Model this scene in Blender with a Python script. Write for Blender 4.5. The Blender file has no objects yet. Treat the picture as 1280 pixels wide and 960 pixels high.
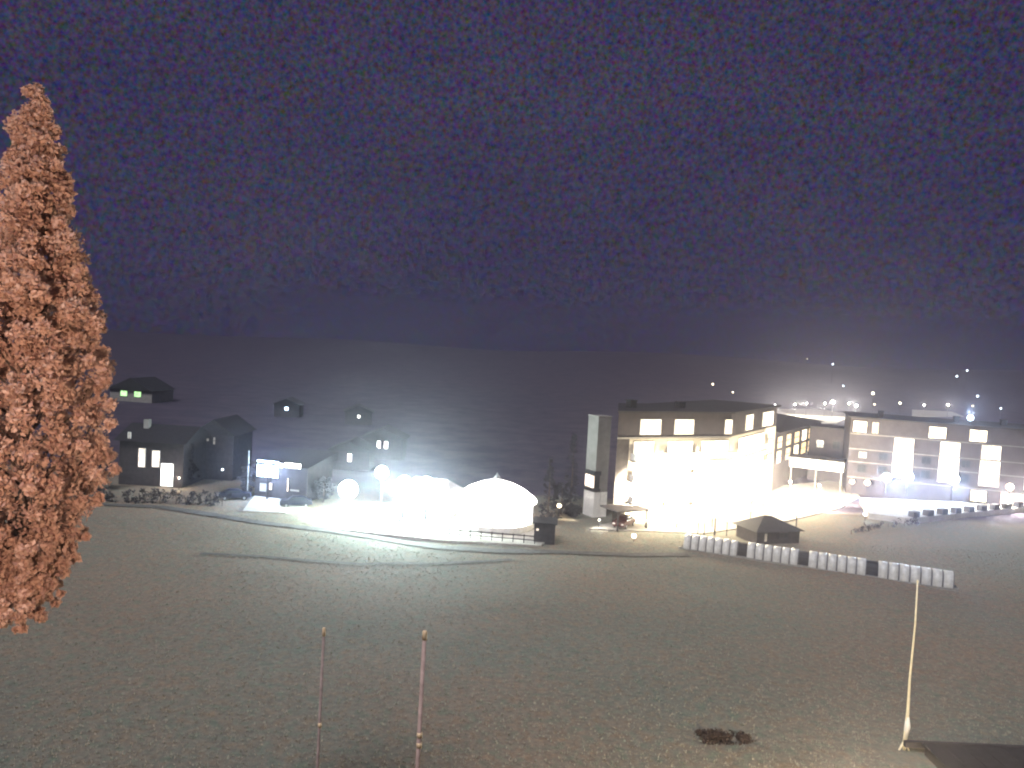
import bpy, bmesh, math, random
import numpy as np
from mathutils import Vector, Matrix, noise as mnoise

sc = bpy.context.scene
COL = sc.collection
R_ = math.radians
random.seed(7)
rng = np.random.default_rng(7)

# ---------------------------------------------------------------- camera
CAM_H, FPX = 24.0, 1000.0
PITCH, ROLL = R_(2.9), R_(3.15)
RM = Matrix.Rotation(math.pi / 2 - PITCH, 3, 'X') @ Matrix.Rotation(ROLL, 3, 'Z')
cam = bpy.data.cameras.new('camera')
camo = bpy.data.objects.new('camera', cam)
COL.objects.link(camo)
camo.matrix_world = Matrix.Translation((0, 0, CAM_H)) @ RM.to_4x4()
cam.sensor_width = 36.0
cam.lens = 36.0 * FPX / 1280.0
cam.clip_start, cam.clip_end = 0.1, 5000
sc.camera = camo

# ---------------------------------------------------------------- night sky, moon, exposure
w = bpy.data.worlds.new('World'); sc.world = w; w.use_nodes = True
nt = w.node_tree; nt.nodes.clear()
wo = nt.nodes.new('ShaderNodeOutputWorld'); bg = nt.nodes.new('ShaderNodeBackground')
tc = nt.nodes.new('ShaderNodeTexCoord'); nz = nt.nodes.new('ShaderNodeTexNoise')
mp = nt.nodes.new('ShaderNodeMapping'); mp.inputs['Scale'].default_value = (1, 1, 2.2)
nz.inputs['Scale'].default_value = 2.6; nz.inputs['Detail'].default_value = 7; nz.inputs['Roughness'].default_value = .62
rp = nt.nodes.new('ShaderNodeValToRGB')
rp.color_ramp.elements[0].position = .35; rp.color_ramp.elements[0].color = (.0300, .0265, .062, 1)
rp.color_ramp.elements[1].position = .75; rp.color_ramp.elements[1].color = (.044, .0385, .071, 1)
nt.links.new(tc.outputs['Generated'], mp.inputs['Vector']); nt.links.new(mp.outputs[0], nz.inputs['Vector'])
nt.links.new(nz.outputs['Fac'], rp.inputs[0]); fn = nt.nodes.new('ShaderNodeTexNoise'); fn.inputs['Scale'].default_value = 190; fn.inputs['Detail'].default_value = 3; fn.inputs['Roughness'].default_value = .7
nt.links.new(tc.outputs['Generated'], fn.inputs['Vector'])
cs = nt.nodes.new('ShaderNodeMix'); cs.data_type = 'RGBA'; cs.blend_type = 'MULTIPLY'; cs.inputs[0].default_value = 1
sc_ = nt.nodes.new('ShaderNodeVectorMath'); sc_.operation = 'MULTIPLY_ADD'; sc_.inputs[1].default_value = (4.2, 3.8, 4.4); sc_.inputs[2].default_value = (-1.1, -.9, -1.2)
nt.links.new(fn.outputs['Color'], sc_.inputs[0]); nt.links.new(rp.outputs[0], cs.inputs[6]); nt.links.new(sc_.outputs[0], cs.inputs[7])
vo = nt.nodes.new('ShaderNodeTexVoronoi'); vo.inputs['Scale'].default_value = 95; nt.links.new(tc.outputs['Generated'], vo.inputs['Vector'])
st = nt.nodes.new('ShaderNodeMapRange'); st.inputs[1].default_value = .03; st.inputs[2].default_value = .10; st.inputs[3].default_value = 1; st.inputs[4].default_value = 0
nt.links.new(vo.outputs['Distance'], st.inputs[0])
sm = nt.nodes.new('ShaderNodeSeparateColor'); nt.links.new(vo.outputs['Color'], sm.inputs[0])
sp = nt.nodes.new('ShaderNodeMath'); sp.operation = 'POWER'; nt.links.new(sm.outputs[0], sp.inputs[0]); sp.inputs[1].default_value = 9
sq = nt.nodes.new('ShaderNodeMath'); sq.operation = 'MULTIPLY'; nt.links.new(sp.outputs[0], sq.inputs[0]); nt.links.new(st.outputs[0], sq.inputs[1])
ad = nt.nodes.new('ShaderNodeMix'); ad.data_type = 'RGBA'; ad.blend_type = 'ADD'; ad.inputs[7].default_value = (.02, .035, .22, 1)
nt.links.new(sq.outputs[0], ad.inputs[0]); nt.links.new(cs.outputs[2], ad.inputs[6]); nt.links.new(ad.outputs[2], bg.inputs['Color'])
bg.inputs['Strength'].default_value = 1.28
nt.links.new(bg.outputs[0], wo.inputs['Surface'])

sun = bpy.data.lights.new('moon', 'SUN'); sun.energy = 2.85; sun.angle = R_(14); sun.color = (1.0, .97, .98)
suno = bpy.data.objects.new('moon', sun); COL.objects.link(suno)
suno.rotation_euler = (R_(38), 0, R_(-28))      # from behind the camera, high, a little to the left

vs = sc.view_settings
vs.view_transform = 'Standard'; vs.look = 'None'; vs.exposure = 0; vs.gamma = 1; vs.use_curve_mapping = False
cy = sc.cycles
cy.use_denoising = True; cy.denoiser = 'OPENIMAGEDENOISE'; cy.denoising_input_passes = 'RGB_ALBEDO_NORMAL'
cy.pixel_filter_type = 'BLACKMAN_HARRIS'; cy.filter_width = 2.1
cy.max_bounces = 5; cy.diffuse_bounces = 2; cy.glossy_bounces = 2; cy.transmission_bounces = 4
cy.transparent_max_bounces = 8; cy.volume_bounces = 0
cy.sample_clamp_indirect = 2.0; cy.sample_clamp_direct = 0.0
cy.use_adaptive_sampling = False
cy.use_light_tree = True

# ---------------------------------------------------------------- picture ray -> place in the valley
def ray(px, py):
    return RM @ Vector(((px - 640) / FPX, -(py - 480) / FPX, -1.0))
EYE = Vector((0, 0, CAM_H))
def at(px, py, z=0.0):
    d = ray(px, py); return EYE + d * ((z - CAM_H) / d.z)
def at_y(px, py, Y):
    d = ray(px, py); return EYE + d * (Y / d.y)

def smooth(t):
    t = min(1, max(0, t)); return t * t * (3 - 2 * t)
def terrain(x, y):
    z = 0.0
    b = CAM_H - .62 * y - 2.2                       # the bank below the camera
    z += max(b, 0) if b > 1 else (.25 * (b + 1) ** 2 if b > -1 else 0)
    if y > 400:
        t = smooth((y - 400) / 520)
        z += t * (14 + 12 * mnoise.noise(Vector((x * .0035, y * .002, 3))) + max(0, x) * .012)
    if 36 < y < 400:
        z += .22 * mnoise.noise(Vector((x * .09, y * .09, 1))) * smooth((y - 36) / 8) * (1 if y < 100 else .4)
        # shallow hollow in the near meadow
        h = math.hypot((x - 14.6) / 2.2, (y - 49.6) / 1.7)
        z -= .55 * max(0, 1 - h * h) if h < 1 else 0
    return z

# ---------------------------------------------------------------- materials
MATS = {}
def mat(name, col, rough=.8, var=.25, scale=3.0, metal=0.0, bump=0.0, col2=None, spec=.3):
    if name in MATS: return MATS[name]
    m = bpy.data.materials.new(name); m.use_nodes = True
    n = m.node_tree; b = n.nodes['Principled BSDF']
    b.inputs['Roughness'].default_value = rough; b.inputs['Metallic'].default_value = metal
    b.inputs['Specular IOR Level'].default_value = spec
    t = n.nodes.new('ShaderNodeTexCoord'); z = n.nodes.new('ShaderNodeTexNoise')
    z.inputs['Scale'].default_value = scale; z.inputs['Detail'].default_value = 6; z.inputs['Roughness'].default_value = .65
    r = n.nodes.new('ShaderNodeValToRGB')
    r.color_ramp.elements[0].position = .3; r.color_ramp.elements[1].position = .7
    c2 = col2 or col
    r.color_ramp.elements[0].color = tuple(c * (1 - var) for c in col) + (1,)
    r.color_ramp.elements[1].color = tuple(min(1, c * (1 + var)) for c in c2) + (1,)
    n.links.new(t.outputs['Object'], z.inputs['Vector']); n.links.new(z.outputs['Fac'], r.inputs[0])
    n.links.new(r.outputs[0], b.inputs['Base Color'])
    if bump:
        bp = n.nodes.new('ShaderNodeBump'); bp.inputs['Strength'].default_value = bump; bp.inputs['Distance'].default_value = .1
        n.links.new(z.outputs['Fac'], bp.inputs['Height']); n.links.new(bp.outputs[0], b.inputs['Normal'])
    MATS[name] = m; return m
def glow(name, col, s, sample=False):
    """Material of something that gives off light: a lamp head or a lit window pane with an uneven room behind it."""
    if name in MATS: return MATS[name]
    m = bpy.data.materials.new(name); m.use_nodes = True
    n = m.node_tree; b = n.nodes['Principled BSDF']
    b.inputs['Base Color'].default_value = (.25, .25, .25, 1); b.inputs['Roughness'].default_value = .3
    t = n.nodes.new('ShaderNodeTexCoord'); z = n.nodes.new('ShaderNodeTexNoise'); z.inputs['Scale'].default_value = .9
    r = n.nodes.new('ShaderNodeMapRange'); r.inputs[1].default_value = .35; r.inputs[2].default_value = .65
    r.inputs[3].default_value = s * .55; r.inputs[4].default_value = s * 1.3
    n.links.new(t.outputs['Object'], z.inputs['Vector']); n.links.new(z.outputs['Fac'], r.inputs[0])
    b.inputs['Emission Color'].default_value = (*col, 1); n.links.new(r.outputs[0], b.inputs['Emission Strength'])
    m.cycles.emission_sampling = 'FRONT' if sample else 'NONE'
    MATS[name] = m; return m

def grass_mat():
    m = bpy.data.materials.new('dry_meadow'); m.use_nodes = True
    n = m.node_tree; b = n.nodes['Principled BSDF']; b.inputs['Roughness'].default_value = .95; b.inputs['Specular IOR Level'].default_value = .1
    t = n.nodes.new('ShaderNodeTexCoord')
    def noise(sc_, det, rough=.6):
        z = n.nodes.new('ShaderNodeTexNoise'); z.inputs['Scale'].default_value = sc_; z.inputs['Detail'].default_value = det
        z.inputs['Roughness'].default_value = rough; n.links.new(t.outputs['Object'], z.inputs['Vector']); return z
    a = noise(.035, 4); f = noise(2.3, 8, .8)
    r1 = n.nodes.new('ShaderNodeValToRGB'); e = r1.color_ramp.elements
    e[0].position = .36; e[0].color = (.158, .166, .134, 1); e[1].position = .64; e[1].color = (.206, .170, .128, 1)
    r2 = n.nodes.new('ShaderNodeValToRGB'); e = r2.color_ramp.elements
    e[0].position = .34; e[0].color = (.68, .68, .72, 1); e[1].position = .68; e[1].color = (1.36, 1.34, 1.3, 1)
    mx = n.nodes.new('ShaderNodeMix'); mx.data_type = 'RGBA'; mx.blend_type = 'MULTIPLY'; mx.inputs[0].default_value = 1
    n.links.new(a.outputs['Fac'], r1.inputs[0]); n.links.new(f.outputs['Fac'], r2.inputs[0])
    hu = noise(1.1, 3); rc = n.nodes.new('ShaderNodeValToRGB'); e = rc.color_ramp.elements
    e[0].position = .3; e[0].color = (.80, 1.0, .98, 1); e[1].position = .7; e[1].color = (1.12, .96, .88, 1); m0 = e.new(.5); m0.color = (1.0, .98, 1.04, 1)
    mh = n.nodes.new('ShaderNodeMix'); mh.data_type = 'RGBA'; mh.blend_type = 'MULTIPLY'; mh.inputs[0].default_value = 1
    n.links.new(hu.outputs['Fac'], rc.inputs[0]); n.links.new(r1.outputs[0], mh.inputs[6]); n.links.new(rc.outputs[0], mh.inputs[7])
    n.links.new(mh.outputs[2], mx.inputs[6]); n.links.new(r2.outputs[0], mx.inputs[7]); sx_ = n.nodes.new('ShaderNodeSeparateXYZ'); n.links.new(t.outputs['Object'], sx_.inputs[0])
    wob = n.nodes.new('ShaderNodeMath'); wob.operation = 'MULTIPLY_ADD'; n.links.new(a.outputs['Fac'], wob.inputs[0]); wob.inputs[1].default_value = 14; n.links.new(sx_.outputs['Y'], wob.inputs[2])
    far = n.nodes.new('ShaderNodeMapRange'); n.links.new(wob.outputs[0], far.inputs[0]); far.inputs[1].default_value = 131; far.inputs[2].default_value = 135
    mf = n.nodes.new('ShaderNodeMix'); mf.data_type = 'RGBA'; n.links.new(far.outputs[0], mf.inputs[0]); n.links.new(mx.outputs[2], mf.inputs[6]); ws = noise(.11, 6, .75); wr = n.nodes.new('ShaderNodeValToRGB'); e = wr.color_ramp.elements      # mottled far ground; night dark and violet sky tone put into its colour
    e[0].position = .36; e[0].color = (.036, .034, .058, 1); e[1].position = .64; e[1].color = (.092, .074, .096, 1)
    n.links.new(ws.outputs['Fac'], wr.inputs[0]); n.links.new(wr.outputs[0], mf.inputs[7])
    n.links.new(mf.outputs[2], b.inputs['Base Color'])
    bp = n.nodes.new('ShaderNodeBump'); bp.inputs['Strength'].default_value = .35; bp.inputs['Distance'].default_value = .25
    n.links.new(f.outputs['Fac'], bp.inputs['Height']); n.links.new(bp.outputs[0], b.inputs['Normal'])
    return m
def leaf_mat(name, cols, trans=.3):
    m = bpy.data.materials.new(name); m.use_nodes = True
    n = m.node_tree; n.nodes.clear()
    o = n.nodes.new('ShaderNodeOutputMaterial'); d = n.nodes.new('ShaderNodeBsdfDiffuse'); tr = n.nodes.new('ShaderNodeBsdfTranslucent')
    g = n.nodes.new('ShaderNodeNewGeometry'); r = n.nodes.new('ShaderNodeValToRGB'); r.color_ramp.interpolation = 'LINEAR'
    els = r.color_ramp.elements
    while len(els) < len(cols): els.new(.5)
    for i, c in enumerate(cols): els[i].position = i / (len(cols) - 1); els[i].color = (*c, 1)
    mx = n.nodes.new('ShaderNodeMixShader'); mx.inputs[0].default_value = trans
    n.links.new(g.outputs['Random Per Island'], r.inputs[0])
    n.links.new(r.outputs[0], d.inputs[0]); n.links.new(r.outputs[0], tr.inputs[0])
    n.links.new(d.outputs[0], mx.inputs[1]); n.links.new(tr.outputs[0], mx.inputs[2]); n.links.new(mx.outputs[0], o.inputs[0])
    return m

M_GRASS = grass_mat()
M_PATH = mat('gravel_track', (.098, .095, .09), .95, .4, 1.5, bump=.4)
M_PAVE = mat('pale_paving', (.34, .32, .29), .8, .25, .8)
M_ROAD = mat('asphalt', (.09, .09, .095), .75, .3, 1.2)
M_CREAM = mat('cream_render', (.55, .50, .42), .85, .12, .7)
M_GREYW = mat('grey_render', (.05, .044, .049), .9, .3, .6)
M_DARKW = mat('dark_timber', (.042, .037, .04), .85, .4, 1.5)
M_TOWER = mat('tower_render', (.19, .18, .175), .85, .2, .6)
M_ROOF = mat('dark_roof', (.024, .023, .026), .7, .35, 2)
M_BLACK = mat('black_metal', (.03, .03, .035), .5, .3, 3, metal=.3)
M_STEEL = mat('galvanised_steel', (.35, .36, .37), .45, .2, 4, metal=.7)
M_CONC = mat('concrete', (.22, .21, .2), .9, .25, 1.1)
M_WHITE = mat('white_paint', (.72, .71, .68), .6, .12, 2)
M_TUBE = mat('white_polycarbonate', (.52, .53, .52), .35, .22, 1.6, spec=.5)
M_RIB = mat('tunnel_rib', (.12, .12, .13), .6, .25, 3)
M_POLE = mat('white_pole', (.72, .66, .5), .5, .15, 3)
M_RED = mat('faded_red_paint', (.37, .265, .24), .7, .35, 4)
M_BAND = mat('reflective_band', (.75, .55, .35), .4, .2, 6)
M_BARK = mat('bark', (.08, .06, .05), .95, .4, 5, bump=.5)
M_CARB = mat('dark_blue_car_paint', (.012, .014, .028), .3, .2, 2, spec=.6)
M_CARR = mat('dark_red_car_paint', (.06, .012, .012), .3, .2, 2, spec=.6)
M_GLASS = mat('dark_glass', (.03, .035, .04), .15, .2, 2, spec=.6)
M_RUB = mat('rubber', (.02, .02, .02), .9, .2, 4)
M_LEAFO = leaf_mat('autumn_leaf', [(.38, .23, .20), (.64, .41, .32), (.60, .42, .33), (.70, .47, .36), (.46, .31, .28)])
M_FAR = leaf_mat('blue_spruce_needle', [(.05, .046, .066), (.075, .068, .092), (.062, .056, .08)], .1)
M_LEAFD = leaf_mat('dark_needle', [(.03, .03, .033), (.06, .056, .062), (.045, .042, .05)], .1)
M_TUFT = leaf_mat('dry_grass', [(.20, .21, .17), (.34, .31, .25), (.28, .31, .26), (.38, .34, .28), (.26, .21, .19)], .15)
WARM, YEL, COOL, LED, SOD = (1, .82, .58), (1, .80, .46), (.62, .80, 1), (.80, 1, .93), (1, .66, .48)
G_WARM = glow('lit_warm_pane', (1, .84, .60), 3.2)
G_YEL = glow('lit_yellow_pane', (1, .72, .36), 1.5)
G_ORG = glow('lit_orange_pane', (1, .60, .30), 1.6)
G_PINK = glow('lit_rosy_pane', (1, .82, .66), 2.2)
G_COOL = glow('lit_cool_pane', (.62, .78, 1), 12)
G_WHITE = glow('lit_white_pane', (1, .96, .9), 6)
G_GREEN = glow('lit_green_pane', (.55, 1, .42), 1.6)
G_DIM = glow('dim_pane', (1, .85, .6), .28)
G_BLUE = glow('blue_light', (.12, .25, 1), 1.2)

# ---------------------------------------------------------------- mesh and object helpers
class MB:
    def __init__(self): self.bm = bmesh.new()
    def box(self, x0, x1, y0, y1, z0, z1):
        v = [self.bm.verts.new(p) for p in ((x0, y0, z0), (x1, y0, z0), (x1, y1, z0), (x0, y1, z0), (x0, y0, z1), (x1, y0, z1), (x1, y1, z1), (x0, y1, z1))]
        for f in ((3, 2, 1, 0), (4, 5, 6, 7), (0, 1, 5, 4), (1, 2, 6, 5), (2, 3, 7, 6), (3, 0, 4, 7)): self.bm.faces.new([v[i] for i in f])
        return self
    def prism(self, pts, z0, z1):
        """pts anticlockwise; z1 a number or one height for each corner"""
        n = len(pts); zt = z1 if isinstance(z1, (list, tuple)) else [z1] * n
        a = [self.bm.verts.new((p[0], p[1], z0)) for p in pts]; b = [self.bm.verts.new((p[0], p[1], z)) for p, z in zip(pts, zt)]
        for i in range(n): self.bm.faces.new((a[i], a[(i + 1) % n], b[(i + 1) % n], b[i]))
        self.bm.faces.new(b); self.bm.faces.new(a[::-1]); return self
    def tube(self, pts, rad, n=8):
        pts = [Vector(p) for p in pts]; rings = []
        rad = rad if isinstance(rad, (list, tuple)) else [rad] * len(pts)
        for i, p in enumerate(pts):
            d = (pts[min(i + 1, len(pts) - 1)] - pts[max(i - 1, 0)]).normalized()
            s = d.cross(Vector((0, 0, 1)) if abs(d.z) < .9 else Vector((1, 0, 0))).normalized(); t = d.cross(s)
            rings.append([self.bm.verts.new(p + (s * math.cos(2 * math.pi * k / n) + t * math.sin(2 * math.pi * k / n)) * rad[i]) for k in range(n)])
        for a, b in zip(rings, rings[1:]):
            for k in range(n): self.bm.faces.new((a[k], a[(k + 1) % n], b[(k + 1) % n], b[k]))
        self.bm.faces.new(rings[0][::-1]); self.bm.faces.new(rings[-1]); return self
    def lathe(self, prof, n=16, c=(0, 0)):
        rings = [[self.bm.verts.new((c[0] + r * math.cos(2 * math.pi * k / n), c[1] + r * math.sin(2 * math.pi * k / n), z)) for k in range(n)] for r, z in prof]
        for a, b in zip(rings, rings[1:]):
            for k in range(n): self.bm.faces.new((a[k], a[(k + 1) % n], b[(k + 1) % n], b[k]))
        self.bm.faces.new(rings[0][::-1]); self.bm.faces.new(rings[-1]); return self
    def poly(self, pts):
        self.bm.faces.new([self.bm.verts.new(p) for p in pts]); return self
    def build(self, name, m, parent=None, smooth_=False, bevel=0):
        bmesh.ops.recalc_face_normals(self.bm, faces=self.bm.faces)
        if bevel: bmesh.ops.bevel(self.bm, geom=list(self.bm.edges), offset=bevel, segments=2, affect='EDGES')
        me = bpy.data.meshes.new(name); self.bm.to_mesh(me); self.bm.free(); me.materials.append(m)
        if smooth_:
            for p in me.polygons: p.use_smooth = True
        return link(name, me, parent)
def link(name, me, parent=None):
    o = bpy.data.objects.new(name, me); COL.objects.link(o); o.parent = parent; return o
def raw(name, verts, faces, m, parent=None):
    me = bpy.data.meshes.new(name); me.from_pydata(verts, [], faces); me.materials.append(m); return link(name, me, parent)
def tag(o, label, cat, group=None):
    o['label'] = label; o['category'] = cat
    if group: o['group'] = group
    return o
def thing(name, label, cat, loc=(0, 0, 0), rz=0.0, group=None):
    o = bpy.data.objects.new(name, None); COL.objects.link(o); o.empty_display_size = .3
    o.location = loc; o.rotation_euler = (0, 0, rz); return tag(o, label, cat, group)
def struct(o): o['kind'] = 'structure'; return o
def stuff(o): o['kind'] = 'stuff'; return o
def kids(o): return [c for c in COL.objects if c.parent == o]
def copy_tree(o, parent=None):
    c = o.copy(); COL.objects.link(c)
    if parent: c.parent = parent
    for k in list(o.children): copy_tree(k, c)
    return c

# ================================================================ SETTING: ground, paving, haze
xs = np.unique(np.concatenate([np.linspace(-1150, -130, 22), np.linspace(-130, 140, 181), np.linspace(140, 1150, 22)]))
ys = np.unique(np.concatenate([np.linspace(-60, 36, 40), np.linspace(36, 150, 115), np.linspace(150, 420, 28), np.linspace(420, 1150, 36)]))
gv = [(x, y, terrain(x, y)) for y in ys for x in xs]; nx = len(xs)
gf = [(j * nx + i, j * nx + i + 1, (j + 1) * nx + i + 1, (j + 1) * nx + i) for j in range(len(ys) - 1) for i in range(nx - 1)]
g = struct(raw('ground', gv, gf, M_GRASS))
for p in g.data.polygons: p.use_smooth = True

def sheet(name, m, pts, dz=.25, step=None):
    """a paved sheet laid a little above the meadow, its outline given in metres"""
    mb = MB(); mb.prism(pts, -.3, dz); return struct(mb.build(name, m))
P = lambda px, py: (at(px, py).x, at(px, py).y)
def strip(name, m, pix, width, dz):
    pts = [Vector(P(*q)) for q in pix]; vs_, fs = [], []
    dense = []
    for a, b in zip(pts, pts[1:]):
        for k in range(8): dense.append(a.lerp(b, k / 8))
    dense.append(pts[-1])
    for i, p in enumerate(dense):
        d = (dense[min(i + 1, len(dense) - 1)] - dense[max(i - 1, 0)]).normalized(); nrm = Vector((-d.y, d.x))
        wv = width * (1 + .25 * mnoise.noise(Vector((p.x * .2, p.y * .2, 5))))
        for s in (-1, 1):
            q = p + nrm * s * wv / 2; vs_.append((q.x, q.y, terrain(q.x, q.y) + dz))
    for i in range(len(dense) - 1): fs.append((2 * i, 2 * i + 1, 2 * i + 3, 2 * i + 2))
    return struct(raw(name, vs_, fs, m))
strip('gravel_track', M_PATH, [(60, 628), (200, 634), (300, 650), (400, 664), (470, 672), (545, 684), (620, 690), (700, 690), (790, 694), (860, 694)], 1.6, .10)
strip('footpath', M_PATH, [(250, 694), (340, 697), (450, 706), (540, 706), (640, 700)], .6, .104)
# courtyard in front of the hotel, forecourt of the chalet, terrace, street and car park behind
sheet('courtyard', M_PAVE, [P(735, 662), P(880, 668), P(985, 652), P(1050, 636), P(1075, 622), P(1056, 600), P(905, 615)], .16)
sheet('forecourt', M_PAVE, [P(303, 640), P(357, 642), P(392, 640), P(372, 626), P(318, 621)], .16)
sheet('bar_terrace', M_PAVE, [P(408, 662), P(560, 678), P(676, 684), P(690, 672), P(600, 630), P(425, 630)], .22)
sheet('car_park', M_PAVE, [P(985, 530), P(1045, 530), P(1066, 518), P(1020, 511.5), P(955, 511.5)], .2)
sheet('street', M_PAVE, [P(1140, 521), P(1205, 521), P(1185, 513), P(1140, 510.5)], .2)
TZ = .9
T = lambda px, py: (at(px, py, TZ).x, at(px, py, TZ).y)
tp = [T(1086, 641.5), T(1137, 647.5), T(1275, 634.5), (112, 138), (112, 150), (89, 137.6), T(1075, 622)]
mb = MB(); mb.prism(tp, -.3, TZ); terrace = struct(mb.build('terrace', M_PAVE))

# haze: a closed box of even, thin, forward-scattering mist added to mimic lens bloom
hm = bpy.data.materials.new('bloom_haze'); hm.use_nodes = True
n = hm.node_tree; n.nodes.clear(); o_ = n.nodes.new('ShaderNodeOutputMaterial'); pv = n.nodes.new('ShaderNodeVolumePrincipled')
pv.inputs['Color'].default_value = (.82, .81, 1, 1); pv.inputs['Density'].default_value = .0006; pv.inputs['Anisotropy'].default_value = .90
n.links.new(pv.outputs[0], o_.inputs['Volume'])
hm.cycles.volume_sampling = 'MULTIPLE_IMPORTANCE'; hm.cycles.homogeneous_volume = True
hz = stuff(MB().box(-1200, 1200, -100, 1200, -3, 78).build('haze', hm))

# grass tussocks over the part of the meadow that can be seen
tv, tf = [], []
cnt = 0
while cnt < 42000:
    Y = 38 + 67 * random.random() ** 1.5; X = random.uniform(-.72, .72) * Y
    q = terrain(X, Y)
    if X > 24 and Y < 49.5: continue
    cnt += 1; s = random.uniform(.04, .12)
    for k in range(4):
        a = random.uniform(0, 6.28); l = s * random.uniform(.5, 1.3); ox, oy = math.cos(a) * s * .5, math.sin(a) * s * .5
        i = len(tv); tv += [(X + ox - math.sin(a) * s * .35, Y + oy + math.cos(a) * s * .35, q - .02), (X + ox + math.sin(a) * s * .35, Y + oy - math.cos(a) * s * .35, q - .02), (X + ox * 2.6, Y + oy * 2.6, q + l)]
        tf.append((i, i + 1, i + 2))
stuff(raw('grass', tv, tf, M_TUFT))

# ================================================================ lamps
def lamp(name, label, base, h, r, gm, I=0.0, col=WARM, group=None, style='post', cat='street lamp', lr=.12, drop=.45, spot=None):
    """pole with a lantern; I in watts per steradian for the lamp's own light"""
    t = thing(name, label, cat, base, 0, group)
    if style == 'post':
        MB().tube([(0, 0, 0), (0, 0, h)], [max(.05, r * .22), max(.035, r * .14)], 8).build('pole', M_BLACK, t)
        MB().lathe([(max(.02, r * math.sin(math.pi * k / 8)), h + r * .75 - r * math.cos(math.pi * k / 8)) for k in range(9)], 14).build('lamp_head', gm, t, True)
        if r < .45: MB().lathe([(r * .62, h + r * 1.6), (r * .5, h + r * 1.85), (.03, h + r * 2.05)], 12).build('cap', M_BLACK, t, True)
        lz = h - drop
    else:                                            # flood: a slanting box head on a mast, lit on its front face
        MB().tube([(0, 0, 0), (0, 0, h - r * .4)], [.09, .06], 8).build('pole', M_BLACK, t)
        MB().box(-r, r, .0, r * .5, h - r * .8, h + r * .8).build('lamp_housing', M_BLACK, t)
        MB().box(-r * .92, r * .92, -.05, -.004, h - r * .7, h + r * .7).build('lamp_head', gm, t)
        lz = h
    if I:
        L = bpy.data.lights.new('lamp_light', 'POINT'); L.energy = I * 4 * math.pi; L.color = col; L.shadow_soft_size = lr
        lo = bpy.data.objects.new('lamp_light', L); COL.objects.link(lo); lo.parent = t
        if spot:                                     # (watts per steradian, cone degrees, aim point relative to the lamp base)
            Ls = bpy.data.lights.new('beam_light', 'SPOT'); Ls.energy = spot[0] * 4 * math.pi; Ls.color = col; Ls.shadow_soft_size = lr
            Ls.spot_size = R_(spot[1]); Ls.spot_blend = .3; so = bpy.data.objects.new('beam_light', Ls); COL.objects.link(so); so.parent = t
            dv = Vector(spot[2]); dv.normalize(); so.location = dv * (r + lr + .2) + Vector((0, 0, h + r * .5)); so.rotation_euler = dv.to_track_quat('-Z', 'Y').to_euler()
        lo.location = (0, 0 if drop < 0 else -(r + lr + .15), lz if drop < 0 else h + r * .5)
    return t
def ball(name, label, px, py, Y, r, gm, I=0, col=WARM, group=None, cat='street lamp', style='post', ground=None):
    """a lamp whose head shows at a point of the picture, standing on the ground Y metres away"""
    p = at_y(px, py, Y); gz = terrain(p.x, p.y) if ground is None else ground
    return lamp(name, label, (p.x, p.y, gz), max(.8, p.z - gz), r, gm, I, col, group, style, cat)

H_COOL = glow('cool_lamp', (.78, .90, 1), 9); H_WARM = glow('warm_lamp', (1, .86, .62), 8); H_LED = glow('white_lamp', (.9, 1, .97), 9); H_SOD = glow('sodium_lamp', (1, .55, .25), 8)

# ================================================================ windows and buildings
def window(root, s0, s1, z0, z1, gm, fm=None, y=0.0, cols=1, rows=1, name='window', bar=.07):
    fm = fm or M_BLACK; t = .09
    m = MB()
    m.box(s0, s1, y - .10, y + .02, z0, z0 + t).box(s0, s1, y - .10, y + .02, z1 - t, z1)
    m.box(s0, s0 + t, y - .097, y + .02, z0 + t, z1 - t).box(s1 - t, s1, y - .097, y + .02, z0 + t, z1 - t)
    for k in range(1, cols):
        c = s0 + (s1 - s0) * k / cols; m.box(c - bar / 2, c + bar / 2, y - .085, y + .02, z0 + t, z1 - t)
    for k in range(1, rows):
        c = z0 + (z1 - z0) * k / rows; m.box(s0 + t, s1 - t, y - .082, y + .02, c - bar / 2, c + bar / 2)
    f = m.build(name, fm, root)
    MB().box(s0 + t, s1 - t, y - .05, y - .02, z0 + t, z1 - t).build('pane', gm, f)
    return f
class Front:
    """a vertical facade through two ground points: pixel -> distance along it and height on it"""
    def __init__(s, A, B):
        s.A, s.B = Vector(A[:2]), Vector(B[:2]); s.u = (s.B - s.A).normalized(); s.L = (s.B - s.A).length
        s.n = Vector((s.u.y, -s.u.x)); s.rz = math.atan2(s.u.y, s.u.x)
    def hit(s, px, py):
        d = ray(px, py); t = s.A.dot(s.n) / Vector((d.x, d.y)).dot(s.n); p = EYE + d * t
        return (Vector((p.x, p.y)) - s.A).dot(s.u), p.z
    def local(s, p):
        v = Vector(p[:2]) - s.A; return (v.dot(s.u), -v.dot(s.n))
    def rect(s, x0, y0, x1, y1):
        ym, xm = (y0 + y1) / 2, (x0 + x1) / 2
        return s.hit(x0, ym)[0], s.hit(x1, ym)[0], s.hit(xm, y1)[1], s.hit(xm, y0)[1]

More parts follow.
